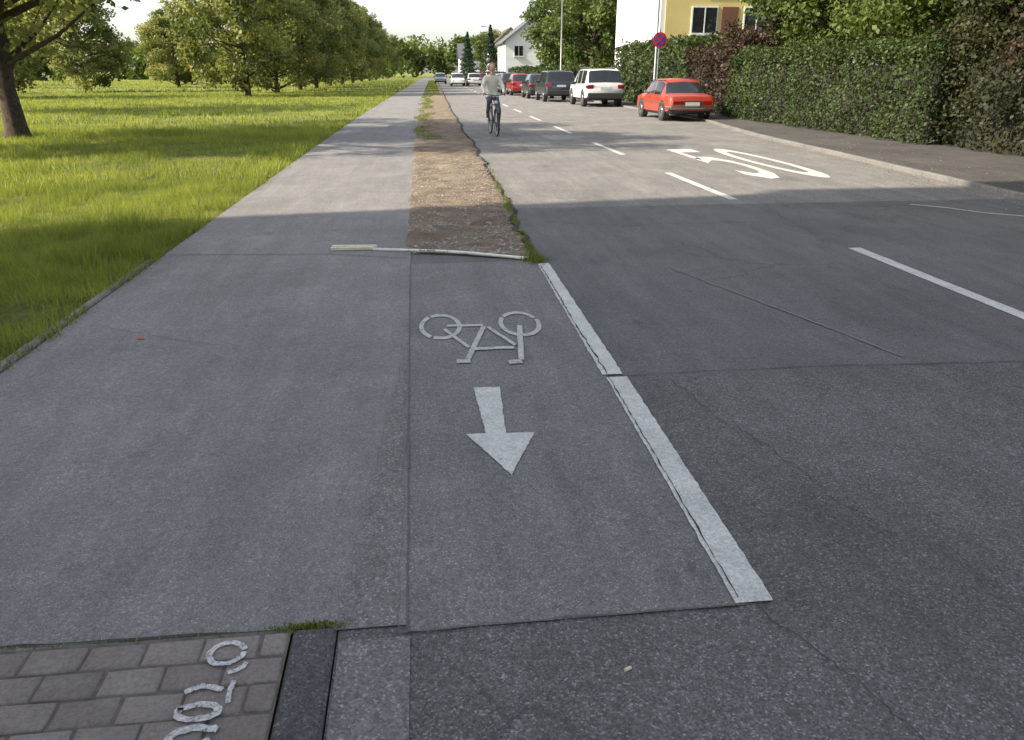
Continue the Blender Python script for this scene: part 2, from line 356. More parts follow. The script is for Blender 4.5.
def gravel(name,n_,fx,sz,mat,seed=1):
    r=np.random.default_rng(seed); ico=np.array([(0,0,1),(.9,0,.1),(.2,.85,.05),(-.8,.4,.1),(-.6,-.7,0),(.4,-.8,.1)]);
    fc=[(0,1,2),(0,2,3),(0,3,4),(0,4,5),(0,5,1)]
    V=[];F=[]
    for k in range(n_):
        x,y,z=fx(r); s=sz[0]+(sz[1]-sz[0])*r.random()**3; a=r.random()*6.28
        v=ico*s*(1+.35*r.standard_normal((6,1))*.5)*np.array([1,r.uniform(.6,1),r.uniform(.4,.8)])
        c,s_=math.cos(a),math.sin(a); v=np.stack([v[:,0]*c-v[:,1]*s_+x,v[:,0]*s_+v[:,1]*c+y,v[:,2]+z],1)
        q=len(V)*1; V.extend(v.tolist()); F.extend([tuple(q+i for i in f) for f in fc])
    return npmesh(name,np.array(V),np.array(F),[mat],k=3)
def fx(r):
    y=6.9+9*r.random()**1.6; x=-.16+(edge(y)+.12)*r.random(); 
    return x+B(y),y+.2*(1-x),.012+max(0,.03*(mnoise.noise(Vector((x*2.2,y*2.2,0)))+.35))
link('gravel',gravel('gravel',5200,fx,(.006,.026),M['stone']))
def fx2(r):
    y=1.0+7*r.random(); x=-2+6*r.random(); return x,y,.005
link('loose_grit',gravel('loose_grit',420,fx2,(.0015,.005),M['stone'],4))
wl=empty('wooden_slat',( -.67,7.39,.0),math.radians(-4))
def box(name,sx,sy,sz,loc,mat,parent=None,bev=.0,rot=(0,0,0)):
    V=[(x*sx/2,y*sy/2,z*sz/2) for x in(-1,1) for y in(-1,1) for z in(-1,1)]
    F=[(0,1,3,2),(4,6,7,5),(0,4,5,1),(2,3,7,6),(0,2,6,4),(1,5,7,3)]
    o=obj(name,V,F,mat,parent,loc=loc); o.rotation_euler=rot
    if bev: 
        mo=o.modifiers.new('b','BEVEL'); mo.width=bev; mo.segments=2
    return o
M['wood']=simple('pale_wood',(.72,.67,.54),(.55,.50,.38),20,.7)
M['wood2']=simple('white_stick',(.78,.76,.70),(.62,.60,.53),20,.7)
box('slat_a',.43,.04,.03,(0,.05,.022),M['wood'],wl,.004); box('slat_b',.41,.04,.03,(-.01,-.03,.022),M['wood'],wl,.004,(0,0,.04))
st_=empty('thin_lath')
# ------------------------------------------------------------------ brick paving and kerbs (near left)
V=[];F=[];T=[]
def brick(x0,x1,y0,y1,z,t):
    q=len(V); e=.005; tl=[random.uniform(-.002,.002) for _ in range(4)]; jj=[random.uniform(-.0025,.0025) for _ in range(8)]
    for (a,b_,c_,d_,zz) in ((x0,x1,y0,y1,z-.03),(x0,x1,y0,y1,z-.005),(x0+e,x1-e,y0+e,y1-e,z)):
        V.extend([(a+jj[0],c_+jj[1],zz+tl[0]),(b_+jj[2],c_+jj[3],zz+tl[1]),(b_+jj[4],d_+jj[5],zz+tl[2]),(a+jj[6],d_+jj[7],zz+tl[3])])
    for k in (0,4):
        for i in range(4): j=(i+1)%4; F.append((q+k+i,q+k+j,q+k+4+j,q+k+4+i))
    F.append((q+8,q+9,q+10,q+11)); T.extend([t]*12)
g=.008; row=0; y=1.925
while y>-1.5:
    x=-.455-(0 if row%2 else .082)
    if row%2==0: brick(-.455-.082+g,-.455,y-.1+g,y,.018+random.uniform(-.002,.002),random.random())
    while x>-4.5:
        ww=.165
        brick(x-ww+g,x,y-.105+g,y,.018+random.uniform(-.003,.003),random.random()); x-=ww
    y-=.105; row+=1
bp=empty('brick_paving')
me=npmesh('bricks',np.array(V),np.array(F),[M['paver']],np.array(T)); link('bricks',me,bp)
sheet('jointing_sand',rng(-3,1.94,.5),lambda y:-5,lambda y:-.45,.0125,M['joint'],parent=bp)
def kerbrun(name,pts,wd,z0,z1,mat,seg=1.0,bend=False):
    par=empty(name); 
    V=[];F=[]
    for (a,b_) in zip(pts[:-1],pts[1:]):
        L=math.dist(a,b_); k=max(1,round(L/seg))
        for i in range(k):
            t0=i/k+.004/ L; t1=(i+1)/k-.004/L
            p0=(a[0]+(b_[0]-a[0])*t0,a[1]+(b_[1]-a[1])*t0); p1=(a[0]+(b_[0]-a[0])*t1,a[1]+(b_[1]-a[1])*t1)
            zz=z1+random.uniform(-.004,.004); q=len(V); e=.012
            for (p) in (p0,p1):
                xo=B(p[1]) if bend else 0
                V+= [(p[0]+xo,p[1],z0),(p[0]+xo,p[1],zz-e),(p[0]+xo+e,p[1],zz),(p[0]+xo+wd-e,p[1],zz),(p[0]+xo+wd,p[1],zz-e),(p[0]+xo+wd,p[1],z0)]
            for i2 in range(5): F.append((q+i2,q+i2+1,q+6+i2+1,q+6+i2))
            F.append(tuple(q+i2 for i2 in range(5,-1,-1))); F.append(tuple(q+6+i2 for i2 in range(6)))
    obj('stones',V,F,mat,par); return par
kerbrun('kerb_edging',[(-.452,-2),(-.445,.95),(-.445,1.93)],.13,-.05,.022,M['kerbdark'],1.0)
kerbrun('kerb_edging',[(-2.50,2.0),(-2.50,7.1)],.07,-.05,.022,M['kerb'],1.0)
kp=[(kerbx(y),y) for y in rng(-10,60,2)+[70,85,100,130,200,300]]
kerbrun('kerb',kp,.10,-.05,.075,M['kerb'],1.0,True)
sheet('sidewalk',YS,lambda y:kerbx(y)+.099,lambda y:11.9,.068,M['side'])
gr=empty('graffiti')
def gs(i,pts,wd,closed=False): 
    P=[Vector(p) for p in pts]
    for _ in range(2):
        Q=[P[0]]
        for a,b_ in zip(P[:-1],P[1:]): Q+= [a*.75+b_*.25,a*.25+b_*.75]
        Q.append(P[-1]); P=Q
    ribo('stroke',[tuple(p) for p in P],wd,.0245+.0005*i,M['spray'],gr,jit=.0012,wj=.22,sub=.010,closed=closed)
gs(0,[(-.62+.050*math.cos(a),1.845+.045*math.sin(a)) for a in np.linspace(.2,6.3,14)],.017)
gs(1,[(-.555,1.80),(-.565,1.775),(-.60,1.765)],.015)
gs(2,[(-.70,1.70),(-.67,1.72),(-.635,1.715),(-.60,1.70)],.018)
gs(3,[(-.575,1.73),(-.58,1.69),(-.575,1.65)],.014)
gs(4,[(-.70,1.64),(-.64,1.655),(-.59,1.635),(-.60,1.605),(-.66,1.60),(-.70,1.615),(-.695,1.645)],.020)
gs(5,[(-.58,1.56),(-.64,1.575),(-.70,1.555),(-.69,1.515),(-.62,1.51),(-.59,1.53)],.022)
gs(6,[(-.70,1.47),(-.60,1.46),(-.59,1.42)],.022)
def tube(pts,rad,nseg=8,cap=True):
    V=[];F=[]
    prev=None
    for i,p in enumerate(pts):
        p=Vector(p); a=Vector(pts[max(0,i-1)]); b_=Vector(pts[min(len(pts)-1,i+1)])
        t=(b_-a).normalized(); up=Vector((0,0,1)) if abs(t.z)<.9 else Vector((1,0,0))
        if prev is not None: up=prev
        u=t.cross(up)
        if u.length<1e-4: u=t.cross(Vector((0,1,0)))
        u.normalize(); v=u.cross(t); prev=v.copy()
        r_=rad[i] if hasattr(rad,'__len__') else rad
        for k in range(nseg): an=2*math.pi*k/nseg; V.append(tuple(p+u*math.cos(an)*r_+v*math.sin(an)*r_))
    for i in range(len(pts)-1):
        for k in range(nseg): k2=(k+1)%nseg; F.append((i*nseg+k,i*nseg+k2,(i+1)*nseg+k2,(i+1)*nseg+k))
    if cap: F.append(tuple(range(nseg))); F.append(tuple((len(pts)-1)*nseg+k for k in range(nseg-1,-1,-1)))
    return V,F
def tubeo(name,pts,rad,mat,parent=None,nseg=8,smooth=True):
    V,F=tube(pts,rad,nseg); return obj(name,V,F,mat,parent,smooth=smooth)
tubeo('lath',[(-.48,7.33,.016),(-.1,7.21,.02),(.2,7.08,.03),(.4,6.99,.034),(.7,6.86,.026),(.95,6.75,.02)],.015,M['wood2'],st_)
M['butt']=simple('filter_paper',(.6,.42,.26),(.65,.6,.5),60,.9); M['redlit']=simple('red_plastic',(.6,.03,.02),None,20,.5)
tubeo('cigarette_butt',[(.520,1.662,.006),(.535,1.668,.006),(.541,1.67,.006)],.005,M['butt'])
poly('litter',[(-1.86,4.86),(-1.82,4.84),(-1.81,4.87),(-1.85,4.89)],.009,M['redlit'],None)

# ------------------------------------------------------------------ grass
def blades(name,XY,h,wd,tint,zb,lean=.5):
    n_=len(XY); a=R.random(n_)*6.283; dx=np.cos(a)*wd; dy=np.sin(a)*wd
    la=R.random(n_)*6.283; lr=h*lean*R.random(n_)
    b0=np.stack([XY[:,0]-dx,XY[:,1]-dy,zb],1); b1=np.stack([XY[:,0]+dx,XY[:,1]+dy,zb],1)
    tp=np.stack([XY[:,0]+np.cos(la)*lr,XY[:,1]+np.sin(la)*lr,zb+h],1)
    V=np.stack([b0,b1,tp],1).reshape(-1,3); F=np.arange(n_*3).reshape(-1,3)
    return npmesh(name,V,F,[M['grass']],np.repeat(tint,3),k=3)
def nz(x,y,s,o):
    return np.array([mnoise.noise(Vector((a*s,b_*s,o))) for a,b_ in zip(x,y)])
grp=empty('grass')
def field(n_,x0,x1,y0,y1,hs,wd,seed):
    x=x0+(x1-x0)*R.random(n_); y=y0+(y1-y0)*R.random(n_)
    c=np.clip(.5+.6*nz(x,y,1.0,seed)+.6*nz(x,y,3.3,seed+9),0,1)
    keep=R.random(n_)<(.22+1.0*c); x=x[keep];y=y[keep];c=c[keep]
    xe=-2.42+bx(y)-.10+.12*nz(x*0,y,1.5,5)+.13*R.random(len(x)); k2=x<xe; x=x[k2];y=y[k2];c=c[k2]
    h=hs*(.3+.4*R.random(len(x))+1.5*c**1.6); pt=np.clip(.5+.9*nz(x,y,.45,seed+20),0,1)
    tint=np.clip(.0+.35*c*R.random(len(x))+.4*R.random(len(x))+.4*pt,0,1)
    return np.stack([x,y],1),h,wd*(.7+.6*R.random(len(x))),tint
for args in [(100000,-7.5,-2.38,2.6,12.5,.12,.0035,1),(80000,-16,-2.3,12,26,.12,.008,2),(60000,-34,-1.8,26,70,.12,.02,3),(24000,-75,-.4,70,170,.16,.05,4)]:
    XY,h,wd,ti=field(*args); zb=np.full(len(XY),-.03); 
    far=XY[:,0]<-3.5; zb=np.where(far,-.06,-.03)
    link('blades',blades('blades',XY,h,wd,ti,zb,.9),grp)
P=[];
for _ in range(1500):
    y=6.8+abs(random.gauss(0,1))*3.0; 
    if mnoise.noise(Vector((0,y*2.5,1)))>-.05: P.append((edge(y)+B(y)+random.gauss(0,.025),y))
for _ in range(500): P.append((random.gauss(1.0,.05),random.gauss(6.72,.07)))
for _ in range(7000):
    y=random.uniform(20,60); x=random.gauss(.12,.14)+.15*math.sin(y)
    if mnoise.noise(Vector((x*2,y*.4,7)))>-.1: P.append((max(-.3,x)+B(y),y))
for _ in range(7000):
    y=random.uniform(60,160); P.append((random.uniform(-.3,1.0)+B(y),y))
for _ in range(350): P.append((random.gauss(-.40,.05),random.gauss(1.945,.01)))
for _ in range(60): P.append((random.uniform(-1.3,-.5),random.gauss(1.945,.006)))
for _ in range(1600):
    y=random.uniform(2.1,7.3)
    if mnoise.noise(Vector((0,y*1.8,11)))>-.15: P.append((-2.44+random.gauss(0,.03),y))
P=np.array(P); hh=.012+.045*R.random(len(P))*(1+.02*P[:,1]); hh=np.where(P[:,1]<2.2,.012,hh)
link('weeds',blades('weeds',P,hh,.003+.0004*P[:,1]*R.random(len(P)),.0+.5*R.random(len(P)),np.full(len(P),.012),.9))
# ------------------------------------------------------------------ foliage
def quads(C,s,up=.35,asp=.6,outw=None):
    n_=len(C); nrm=R.standard_normal((n_,3)); nrm/=np.linalg.norm(nrm,axis=1)[:,None]; nrm[:,2]+=up
    if outw is not None: nrm+=outw
    nrm/=np.linalg.norm(nrm,axis=1)[:,None]
    u=np.cross(nrm,R.standard_normal((n_,3))); u/=np.linalg.norm(u,axis=1)[:,None]; v=np.cross(nrm,u)
    s=s[:,None]
    V=np.stack([C+u*s,C+v*s*asp,C-u*s*.9-nrm*s*.15,C-v*s*asp],1).reshape(-1,3)
    return V,np.arange(n_*4).reshape(-1,4)
def tree_mesh(name,H,Rc,zb,nc,npc,ls,tr,seed,leaf,shape='round',clump=(.55,1.1)):
    global R
    R=np.random.default_rng(seed); r=random.Random(seed)
    V=[];F=[]
    def add(pts,rad,ns=7):
        v,f=tube(pts,rad,ns,False); q=len(V); V.extend(v); F.extend([tuple(q+i for i in ff) for ff in f])
    cz=(H+zb)/2; hz=(H-zb)/2
    top=H*.8; tp=[(0,0,-.1),(0.02,.02,.25)]; 
    for i in range(1,7): tp.append((r.uniform(-.12,.12)*i*.5,r.uniform(-.12,.12)*i*.5,top*i/6))
    add(tp,[tr*1.5,tr*1.08]+[tr*(1-i/7)*.95 for i in range(1,7)],9)
    cl=[]
    while len(cl)<nc:
        p=np.array([r.uniform(-1,1),r.uniform(-1,1),r.uniform(-1,1)]); q=np.linalg.norm(p)
        if q>1 or r.random()>q**1.3+.08: continue
        zz=p[2]
        if shape=='round': sc=1+.12*math.sin(3*math.atan2(p[1],p[0])+seed)
        else: sc=1.0
        if shape=='egg': sc*= (1-.3*max(0,zz))*(1.0+.25*max(0,-zz))
        cl.append((p[0]*Rc*sc,p[1]*Rc*sc,cz+zz*hz*r.uniform(.9,1.06)))
    for c in cl[::2]:
        z0=max(zb*.6,min(top*.9,c[2]-r.uniform(.8,2.2))); f=z0/top
        st=(0,0,z0); mid=(c[0]*.5,c[1]*.5,z0+(c[2]-z0)*.35+.1)
        add([st,mid,c],[tr*.35*(1.1-f*.7),tr*.18,tr*.05],5)
    nf=len(F)
    VV=np.array(V); FF=np.array(F)
    Cs=[];Ts=[]; Sz=[]; Out=[]
    for c in cl:
        cr_=r.uniform(*clump); k=int(npc*(cr_/((clump[0]+clump[1])/2))**2)
        g_=R.standard_normal((k,3)); g_/=np.linalg.norm(g_,axis=1)[:,None]; rad=cr_*R.random(k)**.45
        off=g_*rad[:,None]*np.array([1,1,.7]); P_=np.array(c)+off; P_[:,2]=np.maximum(P_[:,2],.15); Cs.append(P_)
        tone=r.uniform(.0,.75); Ts.append(np.clip(tone+.25*R.random(k)+.12*off[:,2]/cr_,0,1)); Sz.append(ls*(.6+.8*R.random(k))); Out.append(g_*.6)
    C=np.concatenate(Cs); T=np.concatenate(Ts); Z=np.concatenate(Sz); O=np.concatenate(Out)
    LV,LF=quads(C,Z,.3,.62,O)
    allV=np.concatenate([VV,LV]); allF=np.concatenate([FF,LF+len(VV)])
    mi=np.concatenate([np.zeros(nf),np.ones(len(LF))]); ti=np.concatenate([np.zeros(len(VV)),np.repeat(T,4)])
    return npmesh(name,allV,allF,[M['bark'],leaf],ti,mi)
TA=tree_mesh('lime_tree_near',9.5,4.7,2.3,130,190,.085,.27,11,M['leafA'])
TB=[tree_mesh('lime_tree_row',12.3,4.2,.5,190,120,.15,.20,20+i,M['leafA'],'egg',(.7,1.2)) for i in range(3)]
TC=[tree_mesh('broadleaf',10.5,4.2,1.6,130,110,.15,.2,30+i,M['leafB'],'round',(.6,1.2)) for i in range(3)]
TD=tree_mesh('broadleaf_near',9.5,4.0,1.8,150,190,.085,.2,41,M['leafB'],'round',(.5,1.05))
TM=[tree_mesh('copper_shrub',4.6,1.7,.3,70,170,.06,.08,51+i,M[mm],'egg',(.35,.65)) for i,mm in enumerate(('leafM','leafR'))]
link('lime_tree',TA,loc=(-10.85,23.0,-.05),rz=.6)
link('lime_tree',TA,loc=(-14.0,18.4,-.05),rz=2.6,sc=(1,.9,1.42))
link('lime_tree',TA,loc=(-20.0,38,-.05),rz=4.1,sc=(1.1,1.1,1.15))
k=0
for y,x in [(61,-12.3),(72,-12.0),(83,-11.6),(94,-11.3),(106,-11),(119,-10.6),(133,-10.2),(148,-9.8),(165,-9.4),(185,-9),(210,-8.5),(240,-8)]:
    link('lime_tree',TB[k%3],loc=(x,y,-.1),rz=k*1.7,sc=(1,1,random.uniform(.9,1.1))); k+=1
for y,x in [(58,-29),(78,-30),(100,-28),(70,-44),(95,-50),(125,-34),(120,-58),(140,-75),(105,-78)]:
    link('lime_tree',TB[k%3],loc=(x,y,-.1),rz=k*1.3,sc=(.9,.9,random.uniform(.7,.9))); k+=1
for (x,y,s,v) in [(14.6,15.5,1.0,'n'),(15.0,21,1.0,'n'),(15.5,27,1.05,'n'),(17,33,.95,0),(19.5,17,1.2,1),(20,26,1.2,2),(22.5,36,1.15,0),(14.2,10.5,1.0,'n'),
                  (15.2,70,1.0,1),(17.5,77,1.1,2),(15.5,86,1.0,0),(24,66,1.1,1),(19,96,.9,2),(13,140,.8,0),(14.5,128,.7,1),(15,160,.9,2)]:
    link('broadleaf_tree',TD if v=='n' else TC[v],loc=(x,y,-.05),rz=x*y%6,sc=(s,s,s))
for i,(x,y,s,v) in enumerate([(12.9,5,1,0),(13.0,7.5,1.05,1),(12.9,9.8,1,0),(12.9,11.7,1.05,0),(12.75,13.4,1.0,1),(12.75,14.9,1.05,0),(12.8,16.3,.9,0),(13.0,29.6,.75,1),(12.8,31.4,.7,1),(13.2,33.2,.75,0)]):
    link('copper_shrub',TM[v],loc=(x,y,0),rz=i*1.9,sc=(s,s,s))
def conifer(name,H,Rb,seed):
    global R
    R=np.random.default_rng(seed); r=random.Random(seed)
    v,f=tube([(0,0,0),(0,0,H*.5),(0,0,H)],[.18,.1,.02],7,False); VV=np.array(v);FF=np.array(f)
    k=5200; z=H*(.1+.9*R.random(k)); lay=np.abs(((z*1.3)%1)-.5)*2; rr_=Rb*(1-z/H)*(.45+.55*lay)*R.random(k)**.4+.05
    a=R.random(k)*6.283; C=np.stack([np.cos(a)*rr_,np.sin(a)*rr_,z-rr_*.25],1)
    LV,LF=quads(C,.16*(.6+.8*R.random(k)),.1,.4); ti=np.concatenate([np.zeros(len(VV)),np.repeat(R.random(k),4)])
    return npmesh(name,np.concatenate([VV,LV]),np.concatenate([FF,LF+len(VV)]),[M['bark'],M['needle']],ti,np.concatenate([np.zeros(len(FF)),np.ones(k)]))
CO=conifer('conifer',9,3.2,5)
for x,y,s in [(7.6,120,.78),(11.5,126,.92),(9.5,150,.8)]: link('spruce_tree',CO,loc=(x,y,0),sc=(s,s,s))
def mass(name,pts,leaf,ls):
    global R
    R=np.random.default_rng(3); Cs=[];Ts=[]
    for (x,y,r_,h) in pts:
        for c in range(9):
            cc=np.array([x+random.uniform(-.7,.7)*r_,y+random.uniform(-.5,.5)*r_,h*random.uniform(.25,.85)]); k=80
            g_=R.standard_normal((k,3)); g_/=np.linalg.norm(g_,axis=1)[:,None]
            Cs.append(cc+g_*(r_*.5)*R.random((k,1))**.4); Ts.append(np.clip(random.random()*.6+.3*R.random(k),0,1))
    C=np.concatenate(Cs); C[:,2]=np.abs(C[:,2]); V_,F_=quads(C,ls*(.6+.8*R.random(len(C)))); return npmesh(name,V_,F_,[leaf],np.repeat(np.concatenate(Ts),4))
pts=[(x,random.uniform(250,300),random.uniform(5,8),random.uniform(9,13)) for x in np.arange(-230,110,7)]
pts+=[(x,random.uniform(175,215),random.uniform(4,6),random.uniform(5,9)) for x in np.arange(-150,-30,9)]
pts+=[(x,random.uniform(330,360),8,random.uniform(13,17)) for x in np.arange(-60,160,10)]
link('distant_trees',mass('distant_trees',pts,M['leafB'],.75))
def hedge(name,x0,x1,y0,y1,h,leaf,dens,ls,seed,rough=.15):
    global R
    R=np.random.default_rng(seed)
    A=[((y1-y0)*h,0),((y1-y0)*(x1-x0),1),((x1-x0)*h,2)]
    Cs=[];Os=[]
    for ar_,kind in A:
        k=int(ar_*dens); u=R.random(k); v=R.random(k); dpt=np.abs(R.standard_normal(k))*rough
        if kind==0: 
            yy=y0+(y1-y0)*u; zz=.1+h*v; bulge=.28*nz(yy,zz,.9,seed)+.18*nz(yy,zz,2.6,seed); C=np.stack([x0+dpt-bulge,yy,zz],1); O=np.tile([-.6,0,.1],(k,1))
        elif kind==1: 
            yy=y0+(y1-y0)*u; xx=x0+(x1-x0)*v; C=np.stack([xx,yy,h+.1+.3*nz(yy,xx,1.3,seed)+.2*nz(yy,xx,4,seed)-dpt+.15],1); O=np.tile([0,0,.8],(k,1))
        else: C=np.stack([x0+(x1-x0)*u,y0+dpt,.12+h*v],1); O=np.tile([0,-.6,.1],(k,1))
        Cs.append(C);Os.append(O)
    C=np.concatenate(Cs);O=np.concatenate(Os)
    t=np.clip(.35*R.random(len(C))+.35*np.clip(.5+1.2*nz(C[:,1],C[:,2],1.4,seed+3),0,1)+.25*(C[:,2]/h)*R.random(len(C)),0,1)
    V_,F_=quads(C,ls*(.6+.8*R.random(len(C))),.2,.6,O)
    par=empty(name); link('leaves',npmesh(name+'_leaves',V_,F_,[leaf],np.repeat(t,4)),par)
    box('core',x1-x0-.5,y1-y0-.5,h-.35,((x0+x1)/2+.15,(y0+y1)/2,h/2-.1),M['core'],par)
    return par
M['core']=simple('hedge_twigs',(.018,.016,.01),(.03,.03,.018),8,.95)
hedge('hedge',11.15,12.6,16.6,28.5,2.05,M['leafC'],480,.045,1,.14)
hedge('hedge',11.4,13.4,4,16.5,2.3,M['leafM'],330,.05,2,.2)
hedge('copper_hedge',11.4,13.4,28.6,34,2.3,M['leafR'],260,.065,5,.25)
hedge('hedge',11.5,13.4,34.2,47,2.8,M['leafC'],160,.085,3,.25)
hedge('hedge',11.2,13,60,100,1.8,M['leafC'],60,.14,4,.25)
k=2600; R=np.random.default_rng(9); yy=8+30*R.random(k)**1.3; side=R.random(k)<.6
kx=np.array([kerbx(v) for v in yy])+bx(yy)
xx=np.where(side,kx-.05-np.abs(R.standard_normal(k))*.35,kx+.2+np.abs(R.standard_normal(k))*.9); zz=np.where(side,.008,.075)
V_,F_=quads(np.stack([xx,yy,zz],1),.010+.016*R.random(k),6,.6)
M['litter']=leafmat('fallen_leaf',(.16,.10,.045),(.42,.34,.2),.1)
link('fallen_leaves',npmesh('fallen_leaves',V_,F_,[M['litter']],np.repeat(R.random(k),4)))
# ------------------------------------------------------------------ buildings
M['white_wall']=simple('white_render',(.70,.70,.69),(.64,.64,.63),1.5,.9,0,.2,.2,bscale=60,bd=.004)
M['yellow_wall']=simple('yellow_render',(.58,.47,.19),(.52,.42,.17),1.2,.9)
M['roof']=simple('roof_tiles',(.12,.07,.055),(.08,.05,.045),6,.8,0,.6)
M['roofgrey']=simple('roof_grey',(.11,.11,.12),(.08,.08,.085),6,.8)
M['frame']=simple('window_frame',(.7,.7,.68),None,4,.5); M['brown']=simple('brown_panel',(.16,.06,.035),(.12,.05,.03),4,.7)
M['grey_wall']=simple('grey_render',(.38,.37,.35),(.32,.31,.30),1.5,.9)
def window(par,cx,y,cz,w_,h_,axis,sgn):
    if axis=='y':
        box('window_frame',w_+.16,.08,h_+.16,(cx,y-.03*1,cz),M['frame'],par); box('window_glass',w_,.04,h_,(cx,y-.065,cz),M['glass'],par)
        box('mullion',.06,.03,h_,(cx,y-.095,cz),M['frame'],par); box('sill',w_+.3,.2,.05,(cx,y-.1,cz-h_/2-.12),M['frame'],par)
    else:
        box('window_frame',.08,w_+.16,h_+.16,(cx+sgn*.03,y,cz),M['frame'],par); box('window_glass',.04,w_,h_,(cx+sgn*.065,y,cz),M['glass'],par)
        box('mullion',.03,.06,h_,(cx+sgn*.095,y,cz),M['frame'],par); box('sill',.2,w_+.3,.05,(cx+sgn*.1,y,cz-h_/2-.12),M['frame'],par)
hb=empty('apartment_building')
box('white_side_wall',.3,11.0,11.5,(15.0,54.8,5.75),M['white_wall'],hb)
box('yellow_wall',12,12.2,11.4,(21.15,55.35,5.7),M['yellow_wall'],hb)
box('roof_slab',13.2,13.4,.3,(21,55.3,11.7),M['roofgrey'],hb)
for fl in range(4):
    for cx in (17.6,20.9,24.2):
        window(hb,cx,49.25,1.8+2.75*fl,1.5,1.4,'y',1)
    box('brown_panel',1.0,.06,1.5,(19.2,49.22,1.8+2.75*fl),M['brown'],hb)
def house(name,x,y,wx,wy,he,hr,rz,wall,roof):
    h=empty(name,(x,y,0),rz)
    a,b_=wx/2,wy/2
    V=[(-a,-b_,0),(a,-b_,0),(a,b_,0),(-a,b_,0),(-a,-b_,he),(a,-b_,he),(a,b_,he),(-a,b_,he),(0,-b_,he+hr),(0,b_,he+hr)]
    obj('walls',V,[(0,1,5,8,4),(1,2,6,5),(2,3,7,9,6),(3,0,4,7)],wall,h)
    o=.4; sl=hr/a; t=.14
    for s in(-1,1):
        e=(a+o)*s; ze=he-o*sl
        V=[(e,-b_-o,ze+.02),(0,-b_-o,he+hr+.02),(0,b_+o,he+hr+.02),(e,b_+o,ze+.02)]; V+=[(v[0],v[1],v[2]+t) for v in V]
        obj('roof',V,[(0,1,2,3),(4,5,6,7),(0,1,5,4),(1,2,6,5),(2,3,7,6),(3,0,4,7)],roof,h)
    for fl in range(max(1,int(he/2.7))):
        for cx in (-a*.5,a*.5): window(h,cx,-b_,1.5+2.7*fl,1.1,1.2,'y',1)
        for cy in (-b_*.5,b_*.5): window(h,-a,cy,1.5+2.7*fl,1.1,1.2,'x',-1)
    box('chimney',.5,.5,1.2,(a*.4,0,he+hr*.6+.4),M['brown'],h); return h
house('white_house',15.2,112,7.0,10,5.4,2.6,.0,M['white_wall'],M['roofgrey'])
house('white_house',15.4,138,7.0,10,5.2,3.0,0,M['white_wall'],M['roof'])
house('white_house',15.0,190,8,10,4.6,3.0,math.pi/2,M['white_wall'],M['roofgrey'])
# apartment block to the left behind the photographer: its shadow covers the foreground
ab=empty('apartment_block'); HB=21
box('walls',9,38,HB,(-21,-13.1,HB/2),M['grey_wall'],ab); box('roof_slab',9.8,38.4,.3,(-21,-13.1,HB+.15),M['roofgrey'],ab)
for fl in range(7):
    for i in range(9): 
        box('window_frame',.08,1.7,1.5,(-16.47,-30+i*4.1,1.8+2.9*fl),M['frame'],ab); box('window_glass',.04,1.5,1.3,(-16.42,-30+i*4.1,1.8+2.9*fl),M['glass'],ab)
def cyl(name,r_,h,loc,mat,parent=None,ns=24,rot=(0,0,0),bev=0):
    V=[];F=[]
    for z in(-h/2,h/2):
        for k in range(ns): a=2*math.pi*k/ns; V.append((r_*math.cos(a),r_*math.sin(a),z))
    F=[(k,(k+1)%ns,ns+(k+1)%ns,ns+k) for k in range(ns)]+[tuple(range(ns-1,-1,-1)),tuple(range(ns,2*ns))]
    o=obj(name,V,F,mat,parent,loc=loc,angle=40); o.rotation_euler=rot
    if bev: mo=o.modifiers.new('b','BEVEL'); mo.width=bev; mo.segments=2; mo.limit_method='ANGLE'
    return o
M['sblue']=simple('sign_blue',(.05,.08,.30),None,4,.5); M['sred']=simple('sign_red',(.50,.02,.08),None,4,.5)
sg=empty('no_stopping_sign',(10.12,33.5,.07))
cyl('pole',.03,3.2,(0,0,1.6),M['metal'],sg)
hx=(math.pi/2,0,0)
cyl('disc_red',.30,.02,(0,-.045,2.78),M['sred'],sg,32,hx); cyl('disc_blue',.215,.02,(0,-.052,2.78),M['sblue'],sg,32,hx)
for s in(-1,1): box('red_bar',.44,.012,.07,(0,-.066-.003*s,2.78),M['sred'],sg,0,(0,s*math.pi/4,0))
def lamp(x,y,h,arm=1.0):
    e=empty('street_lamp',(x,y,.05)); tubeo('pole',[(0,0,0),(0,0,h*.5),(0,0,h-.3),(-.15,0,h),(-arm,0,h+.12)],[.06,.05,.04,.035,.03],M['metal'],e)
    o=box('lamp_head',.6,.2,.12,(-arm-.25,0,h+.12),M['metal'],e,.03); return e
lamp(10.9,36.5,7.5); lamp(10.7,60,9.5); lamp(11.8,128,8)
